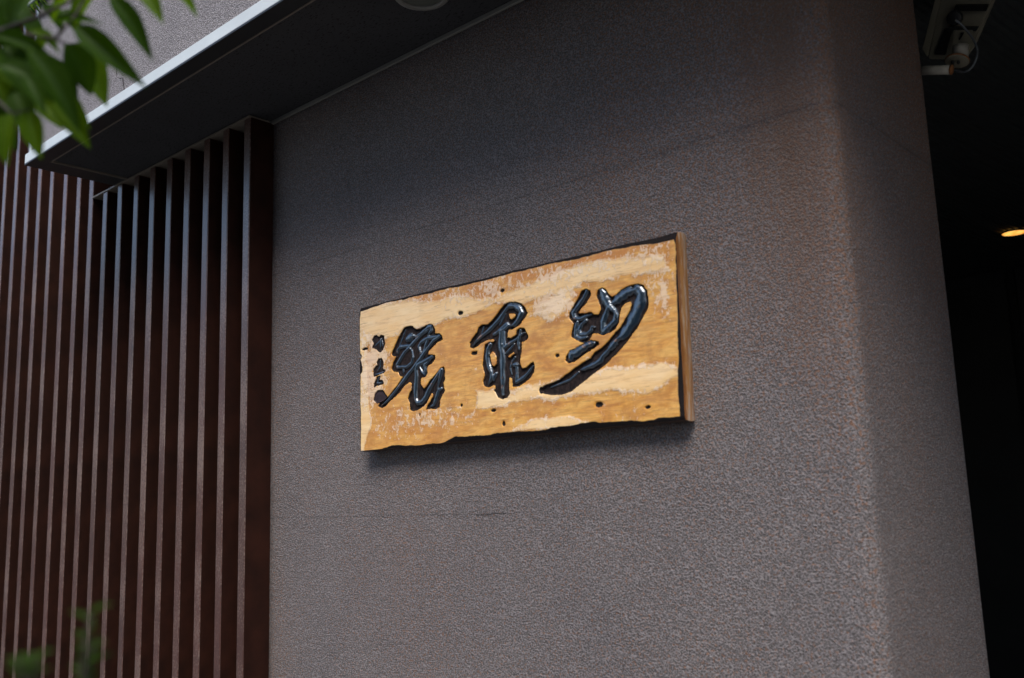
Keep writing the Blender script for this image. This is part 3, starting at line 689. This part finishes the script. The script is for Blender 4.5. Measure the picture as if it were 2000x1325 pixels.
knots = [(899,612,.013,.008),(926,690,.016,.007),(981,568,.010,.006),(1088,695,.009,.006),(1170,791,.016,.009),(964,802,.012,.005),(901,792,.006,.006),(984,828,.007,.010),(1264,796,.010,.005),(967,763,.006,.006),(819,810,.004,.004),(712,682,.018,.005),(703,697,.008,.010),(1057,762,.011,.012)]
for kx, ky, ka, kb in knots:
    p = at_y(kx, ky, BY); q = np.hypot((X-p.x)/ka, (Z-p.z)/kb)+(fbm(X, Z, 110, int(kx))-.5)*.7
    pit = np.maximum(pit, np.clip((1.0-q)*4, 0, 1)); hg = np.where(q < 1.2, hg-.006*np.clip(1.2-q, 0, 1), hg)
V = np.stack([X.ravel(), (BY-hg).ravel(), Z.ravel()], 1)
V = V.tolist(); n0 = nx*nz
ii = np.arange(n0).reshape(nz, nx)
q = np.stack([ii[:-1, :-1], ii[:-1, 1:], ii[1:, 1:], ii[1:, :-1]], -1).reshape(-1, 4)
me = bpy.data.meshes.new('board_face'); me.from_pydata(V, [], q.tolist())
for nm, a in (('tone', tone), ('film', film), ('flake', flake), ('char', char), ('pit', pit)):
    at = me.attributes.new(nm, 'FLOAT', 'POINT'); at.data.foreach_set('value', a.ravel().astype(np.float32))
me.polygons.foreach_set('use_smooth', [True]*len(me.polygons)); me.update()
link('board_face', me, board_mat(), sb)
# body of the board: closed rim from the face outline back to the wall
rimi = list(ii[0, :-1])+list(ii[:-1, -1])+list(ii[-1, :0:-1])+list(ii[:0:-1, 0])
rim = [Vector(V[i]) for i in rimi]; n = len(rim)
def tanside():
    t = NT('weathered_plank_edge')
    c = t.ramp(t.noise(9, 5, .6, t.co((3, 3, .5))), [(.3, (.24, .085, .016)), (.5, (.36, .17, .05)), (.7, (.34, .21, .10))])
    c = t.mix(t.ramp(t.noise(24, 5, .7, t.co((3, 3, .35))), [(.5, 0), (.6, .75)]), c, (.44, .37, .31))
    x, y, z = t.sep(t.tc.outputs['Object'])
    fr = t.ramp(t.math('ADD', t.math('MULTIPLY', y, -20), t.math('MULTIPLY', t.math('SUBTRACT', t.noise(20, 4), .5), .5)), [(.82, 0), (.95, .9)])
    c = t.mix(fr, c, (.20, .07, .012))
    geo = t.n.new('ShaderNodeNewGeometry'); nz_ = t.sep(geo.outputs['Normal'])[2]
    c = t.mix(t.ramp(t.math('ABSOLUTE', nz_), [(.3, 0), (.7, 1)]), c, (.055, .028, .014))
    t.set(Base_Color=c, Roughness=.45); t.bump(t.noise(60, 4, .6, t.co((3, 3, .5))), .4, .003); return t.m
m = MB(); rows = 7
for k in range(rows):
    t = k/(rows-1); yy = lambda p: p.y+(-.002-p.y)*t
    bul = .003*math.sin(math.pi*t)
    for i, p in enumerate(rim):
        cx, cz = (p.x-(X0+X1)/2)/((X1-X0)/2), (p.z-(Z0+Z1)/2)/((Z1-Z0)/2)
        ox = bul*(1 if abs(cx) > .98 else 0)*math.copysign(1, cx); oz = bul*(1 if abs(cz) > .96 else 0)*math.copysign(1, cz)
        m.v.append((p.x+ox, yy(p), p.z+oz))
for k in range(rows-1):
    for i in range(n): m.f.append((k*n+i, k*n+(i+1) % n, (k+1)*n+(i+1) % n, (k+1)*n+i))
m.f.append(tuple((rows-1)*n+i for i in range(n)))
m.build('board_body', tanside(), sb)

# ------------------------------------------------------------ foreground leaves
def leaf_mesh(name, bend, fold, mat):
    n = 12; v = []; f = []
    for i in range(n+1):
        t = i/n; w = math.sin(math.pi*min(1, t**.85))**.9*(1-.25*t) if 0 < t < 1 else 0
        w = max(w, .012 if i == 0 else .0)*.5
        zc = -bend*t*t
        for s in (-1, -.5, 0, .5, 1): v.append((t, w*s, zc+abs(s)*w*fold+.02*math.sin(t*25+s*2)*abs(s)*w))
    for i in range(n):
        for k in range(4): a = i*5+k; f.append((a, a+1, a+6, a+5))
    m = MB(); m.v = v; m.f = f; me = m.mesh(name, True); me.materials.append(mat); return me
LM = [leaf_mesh('leaf', b, fo, M[mt]) for b, fo, mt in ((.16, .5, 'leafA'), (.28, .35, 'leafB'), (.08, .6, 'leafA'), (.22, .45, 'leafB'))]
def place_leaf(parent, base, tip, width, me, up):
    """base, tip world points; width metres; up = direction the upper face looks"""
    d = tip-base; L = d.length; x = d/L; z = (up-x*up.dot(x)).normalized(); y = z.cross(x)
    o = bpy.data.objects.new('leaf', me); COL.objects.link(o); o.parent = parent
    wl_ = Matrix(((x.x*L, y.x*width, z.x*L, base.x), (x.y*L, y.y*width, z.y*L, base.y), (x.z*L, y.z*width, z.z*L, base.z), (0, 0, 0, 1)))
    o.matrix_parent_inverse = Matrix(); o.matrix_basis = Matrix.Translation(-Vector(parent.location)) @ wl_
    return o
tr = empty('tree', (-2.1, -2.75, 0), 'young broadleaf tree whose drooping green leaves hang out of focus at the upper left', 'tree')
toward = (-_f)
def U_(a, b): return (toward*a+_u*b+Vector((0, 0, .4))).normalized()
LV = [ # base, tip, width(px), depth, variant, up mix
 ((255,-28),(320,36),46,1.05,0),((338,-14),(393,30),36,1.05,0),((214,-6),(300,101),44,1.02,1),((148,52),(270,152),50,1.00,1),
 ((130,84),(184,186),62,1.08,3),((128,86),(214,199),74,1.12,0),((55,98),(163,236),62,1.00,1),((100,170),(178,252),40,1.10,2),((112,196),(173,284),50,1.04,0),
 ((58,215),(77,308),48,1.02,0),((22,222),(5,322),54,1.00,0),((50,150),(87,214),40,.97,3),((108,46),(192,28),22,1.06,1),
 ((150,-22),(90,38),46,1.10,0),((190,-14),(138,60),40,1.12,2),((60,-12),(0,62),70,1.12,1),((10,40),(70,-30),60,1.15,3),
 ((-10,70),(92,92),34,1.05,1),((10,90),(60,190),60,1.06,1),((-20,100),(38,170),60,1.10,0),((40,120),(110,190),56,1.03,1),
 ((-15,150),(30,240),60,1.12,2),((50,170),(20,240),50,1.08,3),((30,180),(62,262),52,1.05,1),((80,190),(120,250),44,1.15,2),
 ((-20,10),(40,90),60,1.18,1),((60,60),(120,100),30,1.05,0),((100,110),(150,220),54,1.10,3),((-30,200),(20,280),50,1.10,1),((175,-40),(250,10),46,1.12,0),((70,-30),(140,-4),40,1.08,2),((95,75),(60,140),44,1.15,2),((30,30),(95,75),54,1.2,1),((-10,40),(50,110),56,1.22,3),((40,90),(95,150),50,1.2,1),((60,120),(120,175),50,1.22,3),((-20,160),(60,215),56,1.2,1),((20,200),(60,255),50,1.2,3),((0,0),(60,40),60,1.22,1),((80,10),(130,60),44,1.2,3),((-30,100),(30,150),60,1.25,1),((90,150),(140,205),46,1.2,3),((-10,235),(45,290),44,1.15,1),((120,20),(160,60),36,1.2,1),((0,130),(70,150),44,1.0,3)]
for i, (b, t_, w, dep, var) in enumerate(LV):
    dep *= 1.18
    B0 = at_d(*b, dep); T0 = at_d(*t_, dep-.02+.05*random.random())
    place_leaf(tr, B0, T0, w*dep/F*1.08, LM[var], U_(1.0, random.uniform(-.2, .9)))
def twig(pts, r0, r1, name='twig', parent=None):
    P3 = [at_d(x, y, d*1.18) for x, y, d in pts]; n = len(P3)
    MB().tube(P3, [r0+(r1-r0)*i/(n-1) for i in range(n)], 8).build(name, M['bark'], parent or tr, True)
twig([(-260,90,1.2),(-120,60,1.15),(0,60,1.08),(50,68,1.06),(108,76,1.05),(128,86,1.05)], .005, .0014)
twig([(0,60,1.08),(77,33,1.06),(133,5,1.06),(180,-30,1.08)], .0032, .0014)
twig([(108,76,1.05),(125,55,1.05),(148,30,1.06),(168,-6,1.08),(190,-60,1.1)], .0022, .0016)
twig([(-260,90,1.2),(-80,110,1.12),(0,130,1.08),(60,165,1.05),(100,175,1.08)], .004, .0012)
twig([(190,-60,1.1),(255,-40,1.06),(338,-16,1.05)], .002, .0012)
twig([(-80,110,1.12),(-10,190,1.08),(22,222,1.0),(58,215,1.02)], .003, .0012)
anchor = at_d(-260, 90, 1.2*1.18)
tp = [Vector((-2.1, -2.75, 0)), Vector((-2.08, -2.74, .8)), Vector((-2.12, -2.7, 1.5)), Vector((-2.05, -2.72, 2.2)), Vector((-2.1, -2.7, 2.9))]
MB().tube(tp, [.055, .05, .045, .035, .022], 14).build('trunk', M['bark'], tr, True)
MB().tube([tp[3], (tp[3]+anchor)/2+Vector((0, 0, .10)), anchor], [.018, .010, .005], 10).build('limb', M['bark'], tr, True)

def shrub(stems, label, n_leaf):
    p0 = at_d(*stems[0][0][:2], stems[0][0][2])
    s_ = empty('shrub', (p0.x, p0.y, 0), label, 'shrub')
    for st in stems:
        top = at_d(*st[0]); low = at_d(*st[1]); g0 = Vector((low.x+(low.x-top.x)*.5, low.y, 0))
        MB().tube([g0, low, top], [.006, .003, .0012], 8).build('stem', M['bark'], s_, True)
        for k in range(n_leaf):
            t = (k+.5)/n_leaf; b = top.lerp(low, t); an = k*2.4
            dirv = (_r*math.cos(an)+toward*math.sin(an)*.6+Vector((0, 0, .75))).normalized()
            place_leaf(s_, b, b+dirv*random.uniform(.012, .020), .007, LM[1], (Vector((0, 0, 1))+toward*.6).normalized())
    return s_
shrub([((176, 1195, .80), (158, 1345, .80)), ((182, 1262, .82), (168, 1350, .82))], 'thin shrub sprig with small narrow leaves, blurred at the bottom left before the slats', 12)
shrub([((40, 1290, .74), (48, 1345, .74)), ((68, 1285, .76), (66, 1345, .76))], 'low blurred shrub tip in the very bottom left corner', 8)
# climbing leaves below the upper ledge
cr = empty('creeper', tuple(at_y(72, 14, CY-.01)), 'few small dark creeper leaves under the pale upper ledge at the top left', 'creeper')
for k, (bx, by, tx, ty) in enumerate(((64,8,66,20),(68,4,73,22),(74,2,78,16),(80,-2,86,10),(84,-6,90,6),(60,16,66,24))):
    place_leaf(cr, at_y(bx, by, CY-.004), at_y(tx, ty, CY-.014), .016, LM[1 if k % 2 else 0], Vector((.3, -1, .3)).normalized())
MB().tube([at_y(96, -30, CY-.006), at_y(84, -6, CY-.006), at_y(72, 3, CY-.004), at_y(62, 14, CY-.004)], .002, 6).build('stem', M['bark'], cr, True)
